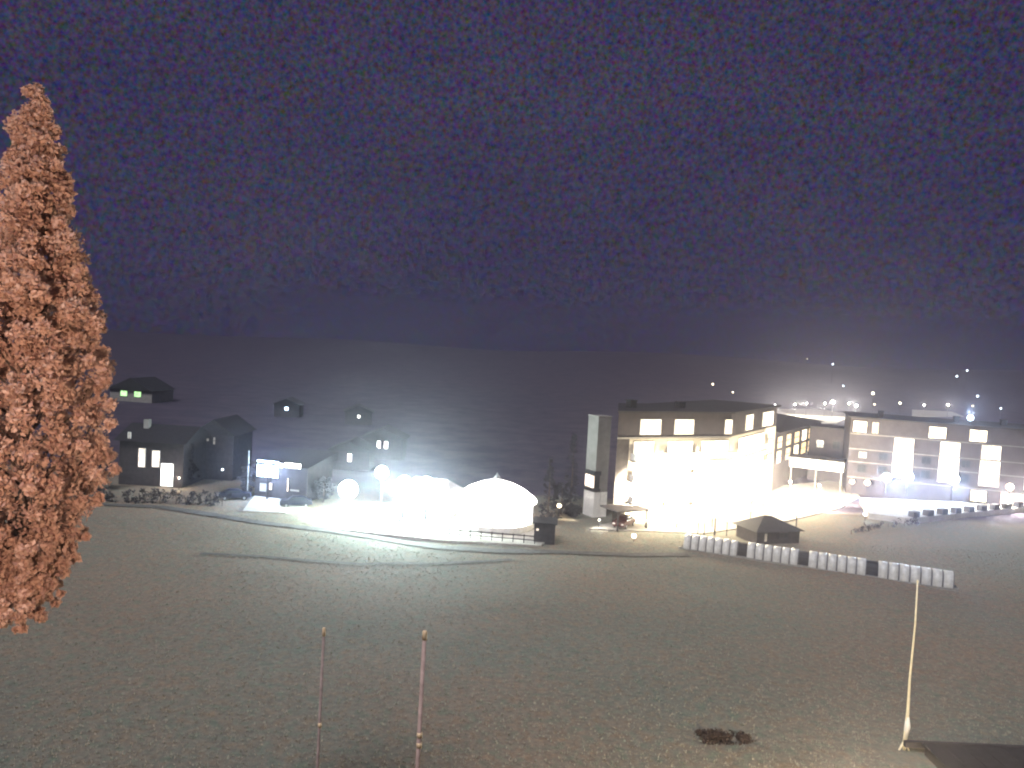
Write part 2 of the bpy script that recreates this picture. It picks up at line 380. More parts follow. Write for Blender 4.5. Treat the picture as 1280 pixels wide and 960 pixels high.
# ---- main hotel block -------------------------------------------------------
KP = Vector((33.0, 119.0)); SD = Vector((.53, .848)).normalized()
F = Front(at(765, 655), KP)
hotel = thing('hotel', 'large hotel block with glaring floodlit loggia bays beside the courtyard', 'hotel', (F.A.x, F.A.y, 0), F.rz)
S = Front(KP, KP + SD * 67)
sl = lambda s_, d_=0: F.local(KP + SD * s_ + Vector((-SD.y, SD.x)) * d_)      # place on / behind the receding side, in hotel axes
K = F.L
ZT, ZA = 15.4, 11.9
foot = [(0, 0), (K, 0), sl(27), sl(27, 11), (K - 6, 12), (0, 12)]
E0 = F.hit(784, 600)[0]
MB().prism([(E0, .004), (K, 0), sl(27), sl(27, 11), (K - 6, 12), (9.4, 12), (E0, 2.1)], 0, ZA).build('wall', M_CREAM, hotel)
MB().prism([(0, 0), (E0 - .003, 0), (E0 - .003, 2.0)], 0, ZA).build('end_wall', M_DARKW, hotel)
foot2 = [(.02, .02), (K - .01, .02), sl(26.98, .02), sl(26.9, 11), (K - 6, 11.9), (9.3, 11.9)]
MB().prism(foot2, ZA, ZT).build('attic_wall', M_GREYW, hotel)  # darker colour stands in for the floodlights' falloff above the bays
ro = [(-.5, -.5), (K + .2, -.5), sl(27.6, -.5), sl(27.4, 11.6), (K - 6, 12.6), (9.2, 12.6)]
rf = MB().prism(ro, ZT, ZT + .25).build('roof', M_ROOF, hotel)
MB().box(5, 6.1, 4, 5.1, ZT + .25, ZT + 1.3).box(4.9, 6.2, 3.9, 5.2, ZT + 1.3, ZT + 1.42).build('chimney', M_ROOF, rf)
MB().box(15, 16.1, 5, 6.1, ZT + .25, ZT + 1.2).build('chimney', M_ROOF, rf)
MB().box(-.06, K + .06, -.16, -.003, ZA - .15, ZA + .1).build('string_course', M_CONC, hotel)
# side wing with lower eaves
WZ = 10.7
MB().prism([sl(27.02, .01), sl(67), sl(67, 11), sl(27.02, 11)], 0, WZ).build('wing_wall', M_GREYW, hotel)
mb = MB(); a, b, c, d = sl(27.03, -.6), sl(67.5, -.6), sl(67.5, 11.6), sl(27.03, 11.6); r0, r1 = sl(27.03, 5.5), sl(58, 5.5)
V = [mb.bm.verts.new((*p, z)) for p, z in ((a, WZ), (b, WZ), (c, WZ), (d, WZ), (r0, 14.6), (r1, 12.0))]
for f in ((0, 1, 5, 4), (1, 2, 5), (2, 3, 4, 5), (3, 0, 4), (0, 3, 2, 1)): mb.bm.faces.new([V[i] for i in f])
mb.build('wing_roof', M_ROOF, hotel)

# attic windows on the front
for (x0, y0, x1, y1, c_) in ((800, 524, 826, 545, 2), (843, 525, 867, 544, 2), (906, 524, 915, 543, 1)):
    s0, s1, z0, z1 = F.rect(x0, y0, x1, y1); window(hotel, s0, s1, 12.3, 14.5, G_WARM, M_WHITE, .02, c_)
# the receding side has its own axes: an Empty-free way is to build its windows in hotel axes through a helper
def side_box(mb, s0, s1, d0, d1, z0, z1):
    pts = [sl(s0, d0), sl(s1, d0), sl(s1, d1), sl(s0, d1)]; mb.prism(pts, z0, z1); return mb
def side_window(s0, s1, z0, z1, gm, fm=M_BLACK, rows=1):
    t = .1; m = MB()
    side_box(m, s0, s1, -.1, .02, z0, z0 + t); side_box(m, s0, s1, -.1, .02, z1 - t, z1)
    side_box(m, s0, s0 + t, -.097, .02, z0 + t, z1 - t); side_box(m, s1 - t, s1, -.097, .02, z0 + t, z1 - t)
    for k in range(1, rows): c = z0 + (z1 - z0) * k / rows; side_box(m, s0 + t, s1 - t, -.09, .02, c - .05, c + .05)
    f = m.build('window', fm, hotel); side_box(MB(), s0 + t, s1 - t, -.05, -.02, z0 + t, z1 - t).build('pane', gm, f)
for (x0, y0, x1, y1) in ((932, 517, 941, 536), (953, 512, 966, 533)):
    s0, s1, z0, z1 = S.rect(x0, y0, x1, y1); side_window(s0, s1, 12.3, 14.8, G_WARM, M_WHITE)
for i, xc in enumerate((962, 974, 985, 995, 1004, 1012, 1021)):
    s0 = S.hit(xc - 3.2, 560)[0]; s1 = S.hit(xc + 2.8, 560)[0]
    for z0, z1 in ((7.6, 9.9), (4.9, 7.3)):
        if i > 2 or True: side_window(s0, s1, z0, z1, G_YEL if (i + (z0 < 7)) % 4 else G_WARM, M_BLACK, 2)
# lit loggia bays: floor slab, parapet, glazing, on four floors
def bay(fr, s0, s1, side):
    for k in range(4):
        z = k * 2.95
        mk = (lambda m, a, b, c, d, e, f_: side_box(m, a, b, c, d, e, f_)) if side else (lambda m, a, b, c, d, e, f_: m.box(a, b, c, d, e, f_))
        if k:
            m = MB(); mk(m, s0 - .35, s1 + .2, -1.3, -.003, z - .2, z); bl = m.build('balcony', M_CONC, hotel)
            m = MB(); mk(m, s0 - .3, s1 + .15, -1.26, -1.2, z + .003, z + .95); mk(m, s0 - .3, s0 - .24, -1.197, -.1, z + .003, z + .95); m.build('parapet', M_WHITE, bl)
            m = MB(); mk(m, s0 - .33, s1 + .18, -1.29, -1.17, z + .953, z + 1.02); m.build('handrail', M_STEEL, bl)
        if side: side_window(s0 + .15, s1 - .15, z + .25, z + 2.55, G_WARM, M_WHITE)
        else: window(hotel, s0 + .15, s1 - .15, z + .25, z + 2.55, G_WARM, M_WHITE, 0, 3, name='balcony_door')
for x0, x1 in ((788, 816), (830, 864), (872, 908)):
    bay(F, F.hit(x0, 600)[0], F.hit(x1, 600)[0], False)
bay(S, S.hit(919, 600)[0], S.hit(952, 600)[0], True)
# carport by the left end
m = MB(); m.box(-2.2, 3.0, -4.2, -.003, 2.55, 2.75); cp = m.build('carport_roof', M_DARKW, hotel)
for q in (-2.0, 2.8): MB().box(q - .08, q + .08, -4.0, -3.84, 0, 2.55).build('carport_post', M_DARKW, hotel)
# stair tower with two pale faces
tw = at(741, 647); TW = thing('stair_tower', 'slim pale stair tower with a black framed lit window beside the hotel', 'tower', (tw.x, tw.y, 0), F.rz)
MB().box(0, 2.2, 0, 2.5, 3.6, 14.3).build('wall', M_TOWER, TW)
MB().box(-.03, 1.02, -.03, 2.53, 0, 3.6).box(1.12, 2.23, -.03, 2.53, 0, 3.6).build('base', M_WHITE, TW)
MB().box(-.08, 2.28, -.08, 2.58, 14.3, 14.45).build('cap', M_CONC, TW)
m = MB(); m.box(-.14, -.002, -.1, 2.4, 6.0, 6.6).box(-.14, -.002, -.1, 2.4, 3.75, 4.1).box(-.1, .9, -.14, -.002, 6.0, 6.6).box(-.1, .9, -.14, -.002, 3.75, 4.1).box(-.139, .7, -.13, -.003, 4.1, 6.0)
wf = m.build('window_frame', M_BLACK, TW)
MB().box(-.12, -.004, .2, 2.3, 4.2, 5.9).build('pane', G_PINK, wf)
# link block and lit entrance canopy
lk = Front((60.2, 159.5), (67.5, 157.0)); LK = thing('link_block', 'dark link block between the two hotel wings above the white canopy', 'building', (60.2, 159.5, 0), lk.rz)
MB().box(0, 7.6, 0, 8, 0, 10.6).build('wall', M_GREYW, LK); MB().box(-.2, 7.8, -.3, 8.2, 10.6, 10.8).build('roof', M_ROOF, LK)
window(LK, 1.2, 2.6, 6.6, 8.2, G_DIM, M_BLACK, 0, 2); window(LK, 4.2, 5.6, 6.6, 8.2, M_GLASS, M_BLACK, 0, 2)
ca = Vector((52.9, 150.0)); cb = Vector((61.6, 145.6)); cf = Front(ca, cb)
CN = thing('entrance_canopy', 'long white lit canopy over the hotel entrance', 'canopy', (ca.x, ca.y, 0), cf.rz)
MB().box(.1, cf.L - .1, 0, 4.5, 3.75, 5.55).build('fascia', M_WHITE, CN)
for k in range(4):
    a0 = .3 + k * (cf.L - .6) / 4; MB().box(a0, a0 + (cf.L - .6) / 4 - .18, -.06, -.004, 3.95, 5.35).build('light_panel', G_WHITE, CN)
MB().box(-.1, cf.L + .05, -.3, 4.7, 5.56, 5.75).build('roof', M_ROOF, CN)
for q in (.5, cf.L / 2, cf.L - .5): MB().box(q - .12, q + .12, .2, .44, 0, 3.75).build('column', M_CONC, CN)

# ---- right wing -------------------------------------------------------------
Q = Front(at(1057, 617), at(1280, 640))
RW = thing('hotel_annexe', 'dark four storey hotel annexe with stacked lit stair windows behind the terrace', 'hotel', (Q.A.x, Q.A.y, 0), Q.rz)
MB().box(0, 46, 0, 14, 0, 13.95).build('wall', M_GREYW, RW)
rf = MB().box(-.4, 46.4, -.55, 14.4, 13.95, 14.2).build('roof', M_ROOF, RW)
for q in (5, 17.5, 25): MB().box(q, q + .9, 5, 5.9, 14.2, 15.2).box(q - .08, q + .98, 4.92, 5.98, 15.2, 15.3).build('chimney', M_ROOF, rf)
for z in (3.2, 6.0, 8.35, 11.12): MB().box(-.04, 46.04, -.07, -.003, z - .09, z + .05).build('string_course', M_CONC, RW)
for i, (s0, s1) in enumerate(((7.3, 10.6), (14.7, 17.9), (21.1, 24.2), (28.0, 31.1), (35, 38))):
    for j, (z0, z1) in enumerate(((8.4, 11.0), (6.05, 8.25), (3.8, 5.9))):
        window(RW, s0, s1, z0, z1, (G_PINK, G_WARM)[(i + j) % 2], M_WHITE if j else M_CONC, -.08, 2, 1)
for (s0, s1, gm) in ((.35, 2.75, G_WARM), (3.5, 4.7, G_ORG), (12.7, 15.6, G_WARM), (19.1, 21.9, G_WARM), (31, 33, G_WARM)):
    window(RW, s0, s1, 11.35, 13.5, gm, M_BLACK, 0, 2)
window(RW, 20.0, 22.6, .95, 3.0, G_WARM, M_BLACK, 0, 2, name='entrance_door'); window(RW, 24.6, 29.5, .95, 3.1, G_PINK, M_BLACK, 0, 3)
for s0 in (1.6, 5.0, 12, 18.2): window(RW, s0, s0 + 1.5, 4.2, 5.6, M_GLASS, M_BLACK, 0, 2)
for s0 in (1.6, 5.0, 12, 18.2): window(RW, s0, s0 + 1.5, 6.7, 8.0, M_GLASS if s0 > 4 else G_DIM, M_BLACK, 0, 2)

# ---- umbrella bar -----------------------------------------------------------
bc = at(617, 668); BR = 4.9
UB = thing('umbrella_bar', 'round glowing white umbrella bar with a domed membrane roof', 'bar pavilion', (bc.x, bc.y + 4.4, 0), R_(8))
MB().lathe([(BR + .25, 0), (BR + .25, .95), (BR + .05, 1.0)], 24).build('base', M_WHITE, UB)
mem = bpy.data.materials.new('white_membrane'); mem.use_nodes = True; n = mem.node_tree; n.nodes.clear()
o_ = n.nodes.new('ShaderNodeOutputMaterial'); tr = n.nodes.new('ShaderNodeBsdfTranslucent'); df = n.nodes.new('ShaderNodeBsdfDiffuse'); mx = n.nodes.new('ShaderNodeMixShader')
tr.inputs[0].default_value = (.85, .86, .84, 1); df.inputs[0].default_value = (.8, .8, .78, 1); mx.inputs[0].default_value = .6
n.links.new(df.outputs[0], mx.inputs[1]); n.links.new(tr.outputs[0], mx.inputs[2]); n.links.new(mx.outputs[0], o_.inputs[0])
NP = 18
prof = [(BR + .55, 3.55), (BR + .15, 4.05), (3.6, 5.1), (2.2, 5.75), (.9, 6.15), (.25, 6.4)]
for k in range(NP):                                      # roof membrane gore by gore
    a0, a1 = 2 * math.pi * k / NP, 2 * math.pi * (k + 1) / NP; vs_, fs = [], []
    for r, z in prof:
        for tt in (0, .5, 1):
            a = a0 + (a1 - a0) * tt; rr = r * (.985 if tt == .5 else 1); vs_.append((rr * math.cos(a), rr * math.sin(a), z - (.06 if tt == .5 else 0)))
    for i in range(len(prof) - 1):
        for t_ in range(2): fs.append((3 * i + t_, 3 * i + t_ + 1, 3 * i + t_ + 4, 3 * i + t_ + 3))
    raw('roof_panel', vs_, fs, mem, UB)
    MB().tube([(r * math.cos(a0), r * math.sin(a0), z - .02) for r, z in prof], .05, 5).build('rib', M_STEEL, UB)
    MB().box(BR - .1, BR + .1, -.07, .07, .95, 3.55).build('mullion', M_STEEL, UB).rotation_euler.z = a0
    hw = BR * math.sin(math.pi / NP) - .09; rad = BR * math.cos(math.pi / NP)
    pn = MB().box(rad - .02, rad + .02, -hw, hw, 1.05, 3.5).build('pane', G_WHITE, UB); pn.rotation_euler.z = (a0 + a1) / 2
MB().lathe([(.3, 6.35), (.42, 6.5), (.2, 6.75), (.05, 7.1)], 10).build('finial', M_STEEL, UB, True)
MB().lathe([(.35, 0), (.2, 1), (.16, 5), (.14, 6.3)], 10).build('mast', M_STEEL, UB, True)
for ang in (.6, 2.7, 4.8):
    L = bpy.data.lights.new('bar_light', 'POINT'); L.energy = 800 * 12.57; L.color = (1, .97, .9); L.shadow_soft_size = .3
    lo = bpy.data.objects.new('bar_light', L); COL.objects.link(lo); lo.parent = UB; lo.location = (2.6 * math.cos(ang), 2.6 * math.sin(ang), 3.9)
# railing posts and dark chairs / tables in front of the bar are too small: a rail with posts
ra, rb = at(548, 672), at(668, 682)
RL = thing('terrace_railing', 'dark post and rail fence along the front of the lit bar terrace', 'railing', (ra.x, ra.y, .2), math.atan2(rb.y - ra.y, rb.x - ra.x))
rl = (rb - ra).length
for k in range(10): MB().box(k * rl / 9 - .05, k * rl / 9 + .05, -.05, .05, 0, 1.05).build('post', M_DARKW, RL)
MB().box(-.1, rl + .1, -.075, -.052, .86, 1.0).build('rail', M_DARKW, RL); MB().box(-.1, rl + .1, -.075, -.052, .4, .5).build('rail', M_DARKW, RL)
# dark cabin at the bar's right side
q = at(667, 679); CB = thing('timber_cabin', 'dark boxy timber cabin beside the right edge of the umbrella bar', 'cabin', (q.x, q.y, 0), R_(-4))
MB().box(0, 2.5, 0, 3, 0, 2.45).build('wall', M_DARKW, CB)
for k in range(6): MB().box(-.02, 2.52, -.045, -.003, .1 + k * .39, .1 + k * .39 + .34).build('plank', M_DARKW, CB)
MB().box(-.25, 2.75, -.3, 3.3, 2.45, 2.6).build('roof', M_ROOF, CB)
window(CB, .15, .6, 1.5, 1.95, G_PINK, M_BLACK, -.05)

# ---- low floodlit bar house left of the umbrella bar ------------------------
hA, hB = at(488, 652), at(560, 660); HF = Front(hA, hB)
SB = thing('snack_house', 'low pitched roof snack house drowned in white floodlight left of the umbrella bar', 'house', (hA.x, hA.y + 4, 0), HF.rz)
MB().prism([(0, 0), (7.6, 0), (7.6, 6), (0, 6)], 0, 2.9).build('wall', M_WHITE, SB)
mb = MB(); V = [mb.bm.verts.new(p) for p in ((-.6, -.8, 2.9), (8.2, -.8, 2.9), (8.2, 6.8, 2.9), (-.6, 6.8, 2.9), (1.6, 3, 5.0), (6.2, 3, 5.0))]
for f in ((0, 1, 5, 4), (1, 2, 5), (2, 3, 4, 5), (3, 0, 4), (0, 3, 2, 1)): mb.bm.faces.new([V[i] for i in f])
mb.build('roof', M_WHITE, SB)
for s0 in (.6, 3.0, 5.4): window(SB, s0, s0 + 1.6, .9, 2.4, G_WHITE, M_BLACK, 0, 2)

# ---- left: chalet with bright sign, far left house ----------------------------
cA, cB = at(318, 621), at(383, 628); CF = Front(cA, cB)
CH = thing('chalet', 'dark chalet with a glaring blue white gable window and lit fascia', 'house', (cA.x, cA.y, 0), CF.rz)
W_ = CF.L
MB().box(0, W_, 0, 8, 0, 4.9).build('wall', M_DARKW, CH)
rf = MB().prism([(-.5, -.9), (W_ + .5, -.9), (W_ + .5, 8.5), (-.5, 8.5)], 4.9, [5.0, 5.0, 6.2, 6.2]).build('roof', M_ROOF, CH)
s0, s1, z0, z1 = CF.rect(321, 575, 349, 597); window(CH, s0, s1, z0, z1, G_COOL, M_BLACK, -.003, 3, 2, name='gable_window')
s0, s1, z0, z1 = CF.rect(351, 578, 358, 583); MB().box(s0, s1, -.97, -.93, z0, z1).build('fascia_light', G_WHITE, CH)
s0, s1, z0, z1 = CF.rect(360, 578, 380, 584); MB().box(s0, s1, -.97, -.93, z0, z1).build('fascia_light', G_WHITE, CH)
for rct, gm in (((358.5, 597, 361.5, 615), G_PINK), ((362, 611, 375, 615), G_DIM), ((336, 603, 341, 613), G_PINK), ((324, 603, 334, 615), G_DIM)):
    s0, s1, z0, z1 = CF.rect(*rct); window(CH, s0, s1, max(.1, z0), z1, gm, M_BLACK, 0, bar=.04)
fA, fB = at(148, 605), at(228, 610); FF = Front(fA, fB)
FH = thing('apartment_house', 'dim apartment house with two lit windows and a glaring doorway near the orange tree', 'house', (fA.x, fA.y, 0), FF.rz)
MB().box(0, FF.L, 0, 9, 0, 6.6).build('wall', M_DARKW, FH)
mb = MB(); V = [mb.bm.verts.new(p) for p in ((-.6, -.8, 6.6), (FF.L + .6, -.8, 6.6), (FF.L + .6, 9.8, 6.6), (-.6, 9.8, 6.6), (-.6, 4.5, 8.7), (FF.L + .6, 4.5, 8.7))]
for f in ((0, 1, 5, 4), (1, 2, 5), (2, 3, 4, 5), (3, 0, 4), (0, 3, 2, 1)): mb.bm.faces.new([V[i] for i in f])
rf = mb.build('roof', M_ROOF, FH); MB().box(2, 2.8, 3, 3.8, 7.6, 9.5).build('chimney', M_CONC, rf)
for rct, gm in (((173, 560, 182, 584), G_PINK), ((190, 563, 200, 584), G_PINK), ((160, 540, 164, 549), G_DIM)):
    s0, s1, z0, z1 = FF.rect(*rct); window(FH, s0, s1, z0, z1, gm, M_WHITE, 0, 1, 2)
s0, s1, z0, z1 = FF.rect(201, 579, 217, 603); window(FH, s0, s1, .1, z1, G_WHITE, M_WHITE, 0, 2, name='door')
gA, gB = at(243, 598), at(290, 601); GF = Front(gA, gB)
GH = thing('small_house', 'small unlit house with two faint upstairs windows behind the meadow edge', 'house', (gA.x, gA.y, 0), GF.rz)
MB().box(0, GF.L, 0, 8, 0, 7.2).build('wall', M_DARKW, GH)
mb = MB(); V = [mb.bm.verts.new(p) for p in ((-.5, -.7, 7.2), (GF.L + .5, -.7, 7.2), (GF.L + .5, 8.7, 7.2), (-.5, 8.7, 7.2), (GF.L / 2, -.7, 9.6), (GF.L / 2, 8.7, 9.6))]
for f in ((0, 1, 4), (1, 2, 5, 4), (2, 3, 5), (3, 0, 4, 5), (0, 3, 2, 1)): mb.bm.faces.new([V[i] for i in f])
mb.build('roof', M_ROOF, GH)
for rct in ((258, 544, 262, 552), (266, 546, 270, 556)):
    s0, s1, z0, z1 = GF.rect(*rct); window(GH, s0, s1, z0, z1, G_DIM, M_BLACK, 0, 1, 2)

# ---- distant chalets, one lit each ---------------------------------------------
def far_house(label, px, py, Y, wdt, gm, ww, wh, dark=M_DARKW, name='far_house', cat='house', group='houses on the far slope', n_=1):
    p = at_y(px, py, Y); gz = terrain(p.x, p.y); h = max(3.2, p.z - gz + 1.6)
    t = thing(name, label, cat, (p.x - wdt * .5, p.y, gz - .4), R_(random.uniform(-14, 14)), group)
    MB().box(0, wdt, 0, wdt * .8, 0, h).build('wall', dark, t)
    mb = MB(); V = [mb.bm.verts.new(q) for q in ((-.6, -.8, h), (wdt + .6, -.8, h), (wdt + .6, wdt * .8 + .8, h), (-.6, wdt * .8 + .8, h), (wdt / 2, -.8, h + wdt * .26), (wdt / 2, wdt * .8 + .8, h + wdt * .26))]
    for f in ((0, 1, 4), (1, 2, 5, 4), (2, 3, 5), (3, 0, 4, 5), (0, 3, 2, 1)): mb.bm.faces.new([V[i] for i in f])
    mb.build('roof', M_ROOF, t)
    for k in range(n_):
        c = wdt / 2 + (k - (n_ - 1) / 2) * ww * 1.9; zc = p.z - gz + .4
        window(t, c - ww / 2, c + ww / 2, zc - wh / 2, zc + wh / 2, gm, M_BLACK, 0)
    return t
far_house('house with a lit white door below the hill left of the floodlit bar', 437, 572, 141, 7, G_WHITE, .8, 1.5)
far_house('house with two bright white windows just above the floodlights', 478, 556, 155, 8, G_WHITE, .75, 1.5, n_=2)
far_house('hillside hut showing one cold blue lit window high over the chalet', 358, 511, 222, 7, G_COOL, 1.0, 1.0)
far_house('hillside house with one small white window above the floodlit bar', 448, 521, 212, 7, G_WHITE, .8, .9)
gh = far_house('long building washed in pale green light beside the orange tree top', 166, 492, 243, 14, G_GREEN, 2.4, 1.8, M_CONC, 'green_lit_building', 'building', None, 2)

# ---- magic carpet tunnel --------------------------------------------------------
t0, t1 = at(853, 686), at(1193, 737); TF = Front(t0, t1)
TU = thing('conveyor_tunnel', 'long white segmented ski conveyor tunnel lying across the dark meadow', 'conveyor tunnel', (t0.x, t0.y, 0), TF.rz)
def hoop(s0, s1, wd=1.12, ht=1.6, th=.06):
    pr = []
    for k in range(11):
        a = math.pi * k / 10; pr.append((-math.copysign(abs(math.cos(a)) ** .75, math.cos(a)) * wd, .12 + ht * math.sin(a) ** .8))
    vs_, fs = [], []
    for sx in (s0, s1):
        for f_ in (1, (wd - th) / wd):
            for y_, z_ in pr: vs_.append((sx, y_ * f_ + 1.0, .12 + (z_ - .12) * f_))
    n_ = 11
    for i in range(n_ - 1):
        fs += [(i, i + 1, 2 * n_ + i + 1, 2 * n_ + i), (n_ + i, 3 * n_ + i, 3 * n_ + i + 1, n_ + i + 1), (i, n_ + i, n_ + i + 1, i + 1), (2 * n_ + i, 2 * n_ + i + 1, 3 * n_ + i + 1, 3 * n_ + i)]
    return vs_, fs
sx = lambda px: TF.hit(px, 690 + (px - 850) * .145)[0]
secs = ((853, 921, 7), (932, 997, 6), (1009, 1082, 6), (1096, 1192, 7))
for i, (x0, x1, k_) in enumerate(secs):
    a, b = sx(x0), sx(x1); st = (b - a) / k_
    for k in range(k_):
        v_, f_ = hoop(a + k * st + .09, a + (k + 1) * st - .09)
        p_ = raw('tunnel_panel', v_, f_, M_TUBE, TU); p_.data.polygons.foreach_set('use_smooth', [True] * len(p_.data.polygons)); p_.location.z = random.uniform(-.02, .02)
        v_, f_ = hoop(a + (k + 1) * st - .088, a + (k + 1) * st + (.088 if k < k_ - 1 else 0), 1.085, 1.55)
        raw('tunnel_rib', v_, f_, M_RIB, TU)
    if i < 3:
        v_, f_ = hoop(b + .02, sx(secs[i + 1][0]) - .02 + .09, 1.05, 1.49); raw('dark_window_panel', v_, f_, M_ROOF, TU)
MB().box(-.3, TF.L + .3, .35, 1.65, -.3, .14).build('belt', M_RUB, TU)
MB().box(-.5, TF.L + .4, -.08, .0, -.3, .2).build('side_rail', M_STEEL, TU)

# lift hut behind it, with short posts
q = at(943, 681); q2 = at(1001, 679); LF = Front(q, q2)
LH = thing('lift_hut', 'dark hip roofed lift hut behind the conveyor tunnel', 'hut', (q.x, q.y, 0), LF.rz)
MB().box(.3, LF.L - .3, 0, 4.5, 0, 1.7).build('wall', M_DARKW, LH)
mb = MB(); V = [mb.bm.verts.new(p) for p in ((-.2, -.5, 1.7), (LF.L + .2, -.5, 1.7), (LF.L + .2, 5, 1.7), (-.2, 5, 1.7), (LF.L * .4, 2.2, 3.3), (LF.L * .55, 2.2, 3.2))]
for f in ((0, 1, 5, 4), (1, 2, 5), (2, 3, 4, 5), (3, 0, 4), (0, 3, 2, 1)): mb.bm.faces.new([V[i] for i in f])
mb.build('roof', M_ROOF, LH)
window(LH, 1.3, 1.9, .3, 1.5, G_DIM, M_BLACK, 0); window(LH, 3.6, 5, .7, 1.5, M_GLASS, M_BLACK, 0, 2)
for px, py, hh, lb in ((872, 670, 1.7, 'thin dark post left of the lift hut, farthest left of the four'), (880, 669, 1.5, 'short dark post second from left before the bright courtyard'),
                       (893, 669, 2.3, 'thickest dark post standing before the glaring courtyard'), (908, 670, 1.8, 'thin dark post nearest the left side of the lift hut')):
    q = at(px, py); t = thing('fence_post', lb, 'post', (q.x, q.y, 0), 0, 'posts by the lift hut')
    MB().tube([(0, 0, 0), (0, 0, hh)], [.13 if hh > 2 else .07, .06], 7).build('post_shaft', M_DARKW, t); MB().lathe([(.1, hh), (.11, hh + .05), (.03, hh + .12)], 7).build('post_cap', M_STEEL, t)
q = at(995, 660); t = thing('thin_mast', 'thin tall mast rising behind the dark lift hut', 'mast', (q.x, q.y, 0)); MB().tube([(0, 0, 0), (0, 0, 3.4)], [.09, .05], 7).build('mast_shaft', M_DARKW, t); MB().box(-.25, .25, -.03, .03, 3.0, 3.08).build('crossbar', M_DARKW, t)

# terrace planters along the edge
a, b = Vector(T(1148, 647.3)), Vector(T(1275, 635.2)); pl = None
d = (b - a); ang = math.atan2(d.y, d.x)
ordn = ['first', 'second', 'third', 'fourth', 'fifth', 'sixth', 'seventh', 'eighth', 'ninth', 'tenth']
for k in range(10):
    p = a.lerp(b, k / 7.75)
    if pl is None:
        pl = thing('planter', '', 'planter', (0, 0, 0), ang, 'dark planters along the terrace edge')
        MB().box(-.75, .75, .25, 1.25, 0, .85).build('box', M_BLACK, pl, bevel=.03)
        MB().box(-.68, .68, .32, 1.18, .853, .88).build('soil', M_PATH, pl); o = pl
    else: o = copy_tree(pl)
    o.location = (p.x, p.y, TZ); o['label'] = f'{ordn[k]} dark boxy planter from the left along the bright terrace edge'

# ---- near things: white pole, shed, marker poles, bush, poplar ---------------------
pb = at(1130, 936); pt = at_y(1147, 727, pb.y)
PO = thing('white_pole', 'tall slender white pole with splayed foot rising from beside the dark shed to the tunnel', 'pole', (pb.x, pb.y, terrain(pb.x, pb.y)))
hh = pt.z
MB().tube([(0, 0, 0), (.02, 0, .9), (.05, 0, 2.4), (.0, 0, 4.5), (.06, 0, hh * .75), (pt.x - pb.x, 0, hh)], [.10, .13, .10, .07, .055, .045], 8).build('shaft', M_POLE, PO, True)
MB().tube([(.02, 0, .75), (.1, .0, 1.5), (.06, 0, 2.1)], [.13, .19, .12], 8).build('sleeve', M_WHITE, PO, True)
for q in ((-.42, -.1, -.12), (.3, -.1, -.05), (-.05, .35, 0)): MB().tube([(0, 0, .55), q], [.07, .045], 6).build('foot', M_POLE, PO)
MB().lathe([(.07, hh), (.08, hh + .08), (.02, hh + .16)], 8).build('finial', M_POLE, PO)
s0 = at_y(1152, 929, 48.6); gz = 0
SH = thing('dark_shed', 'dark flat roofed shed with a jutting beam at the bottom right corner', 'shed', (s0.x, s0.y, -.5), R_(1.2))
zt = s0.z + .5
MB().box(.15, 12, -11, -.15, 0, zt - .1).build('wall', M_DARKW, SH)
MB().box(0, 12.2, -11.2, 0, zt - .1, zt).build('roof', M_ROOF, SH)
MB().box(-1.0, 12.1, .003, .28, zt - .32, zt + .03).build('beam', M_DARKW, SH)
for k in range(10): MB().box(.03 + k * 1.22, .03 + k * 1.22 + 1.16, -11.1, -.1, zt, zt + .025).build('roofing_strip', M_ROOF, SH)

M_RED2 = mat('worn_red_paint', (.27, .205, .19), .8, .35, 4)
def marker(label, px, py, Y, thick, extra, paint=M_RED):
    p = at_y(px, py, Y); gz = terrain(p.x, p.y); h = p.z - gz
    t = thing('marker_pole', label, 'marker pole', (p.x, p.y, gz), 0, 'faded red marker poles in the foreground')
    MB().tube([(-.03, 0, 0), (-.01, 0, h * .5), (0, 0, h)], [thick, thick, thick * .9], 10).build('shaft', paint, t, True)
    MB().lathe([(thick * 1.03, h - .12), (thick * 1.03, h + .005), (thick * .8, h + .02)], 10).build('top_cap', M_BAND, t, True)
    for z in extra: MB().lathe([(thick * 1.15, h - z - .05), (thick * 1.2, h - z), (thick * 1.15, h - z + .03)], 10).build('reflective_band', M_BAND, t, True)
marker('clearest faded red marker pole with two pale reflective bands', 531, 790, 12, .036, (1.6, 1.76))
marker('very faint reddish marker pole with one pale band at far left', 405, 786, 13, .026, (1.62,), M_RED2)

def leaf_cloud(clumps, per, size, squash=1.0):
    C_ = np.array(clumps); n_ = len(C_) * per
    cen = np.repeat(C_[:, :3], per, 0); rad = np.repeat(C_[:, 3], per)
    dirs = rng.normal(size=(n_, 3)); dirs /= np.linalg.norm(dirs, axis=1)[:, None]
    pos = cen + dirs * (rad * rng.uniform(.35, 1.05, n_))[:, None] * np.array([1, 1, squash])
    a = rng.normal(size=(n_, 3)); a /= np.linalg.norm(a, axis=1)[:, None]
    b = np.cross(a, rng.normal(size=(n_, 3))); b /= np.linalg.norm(b, axis=1)[:, None]
    s = rng.uniform(size * .6, size * 1.3, n_)[:, None]
    v = np.stack([pos - a * s, pos - b * s * .55, pos + a * s, pos + b * s * .55 + np.cross(a, b) * s * .25], 1).reshape(-1, 3)
    f = np.arange(n_ * 4).reshape(-1, 4)
    return v, f
def cloud_obj(name, v, f, m, parent):
    me = bpy.data.meshes.new(name); me.from_pydata(v.tolist(), [], f.tolist()); me.materials.append(m); return link(name, me, parent)

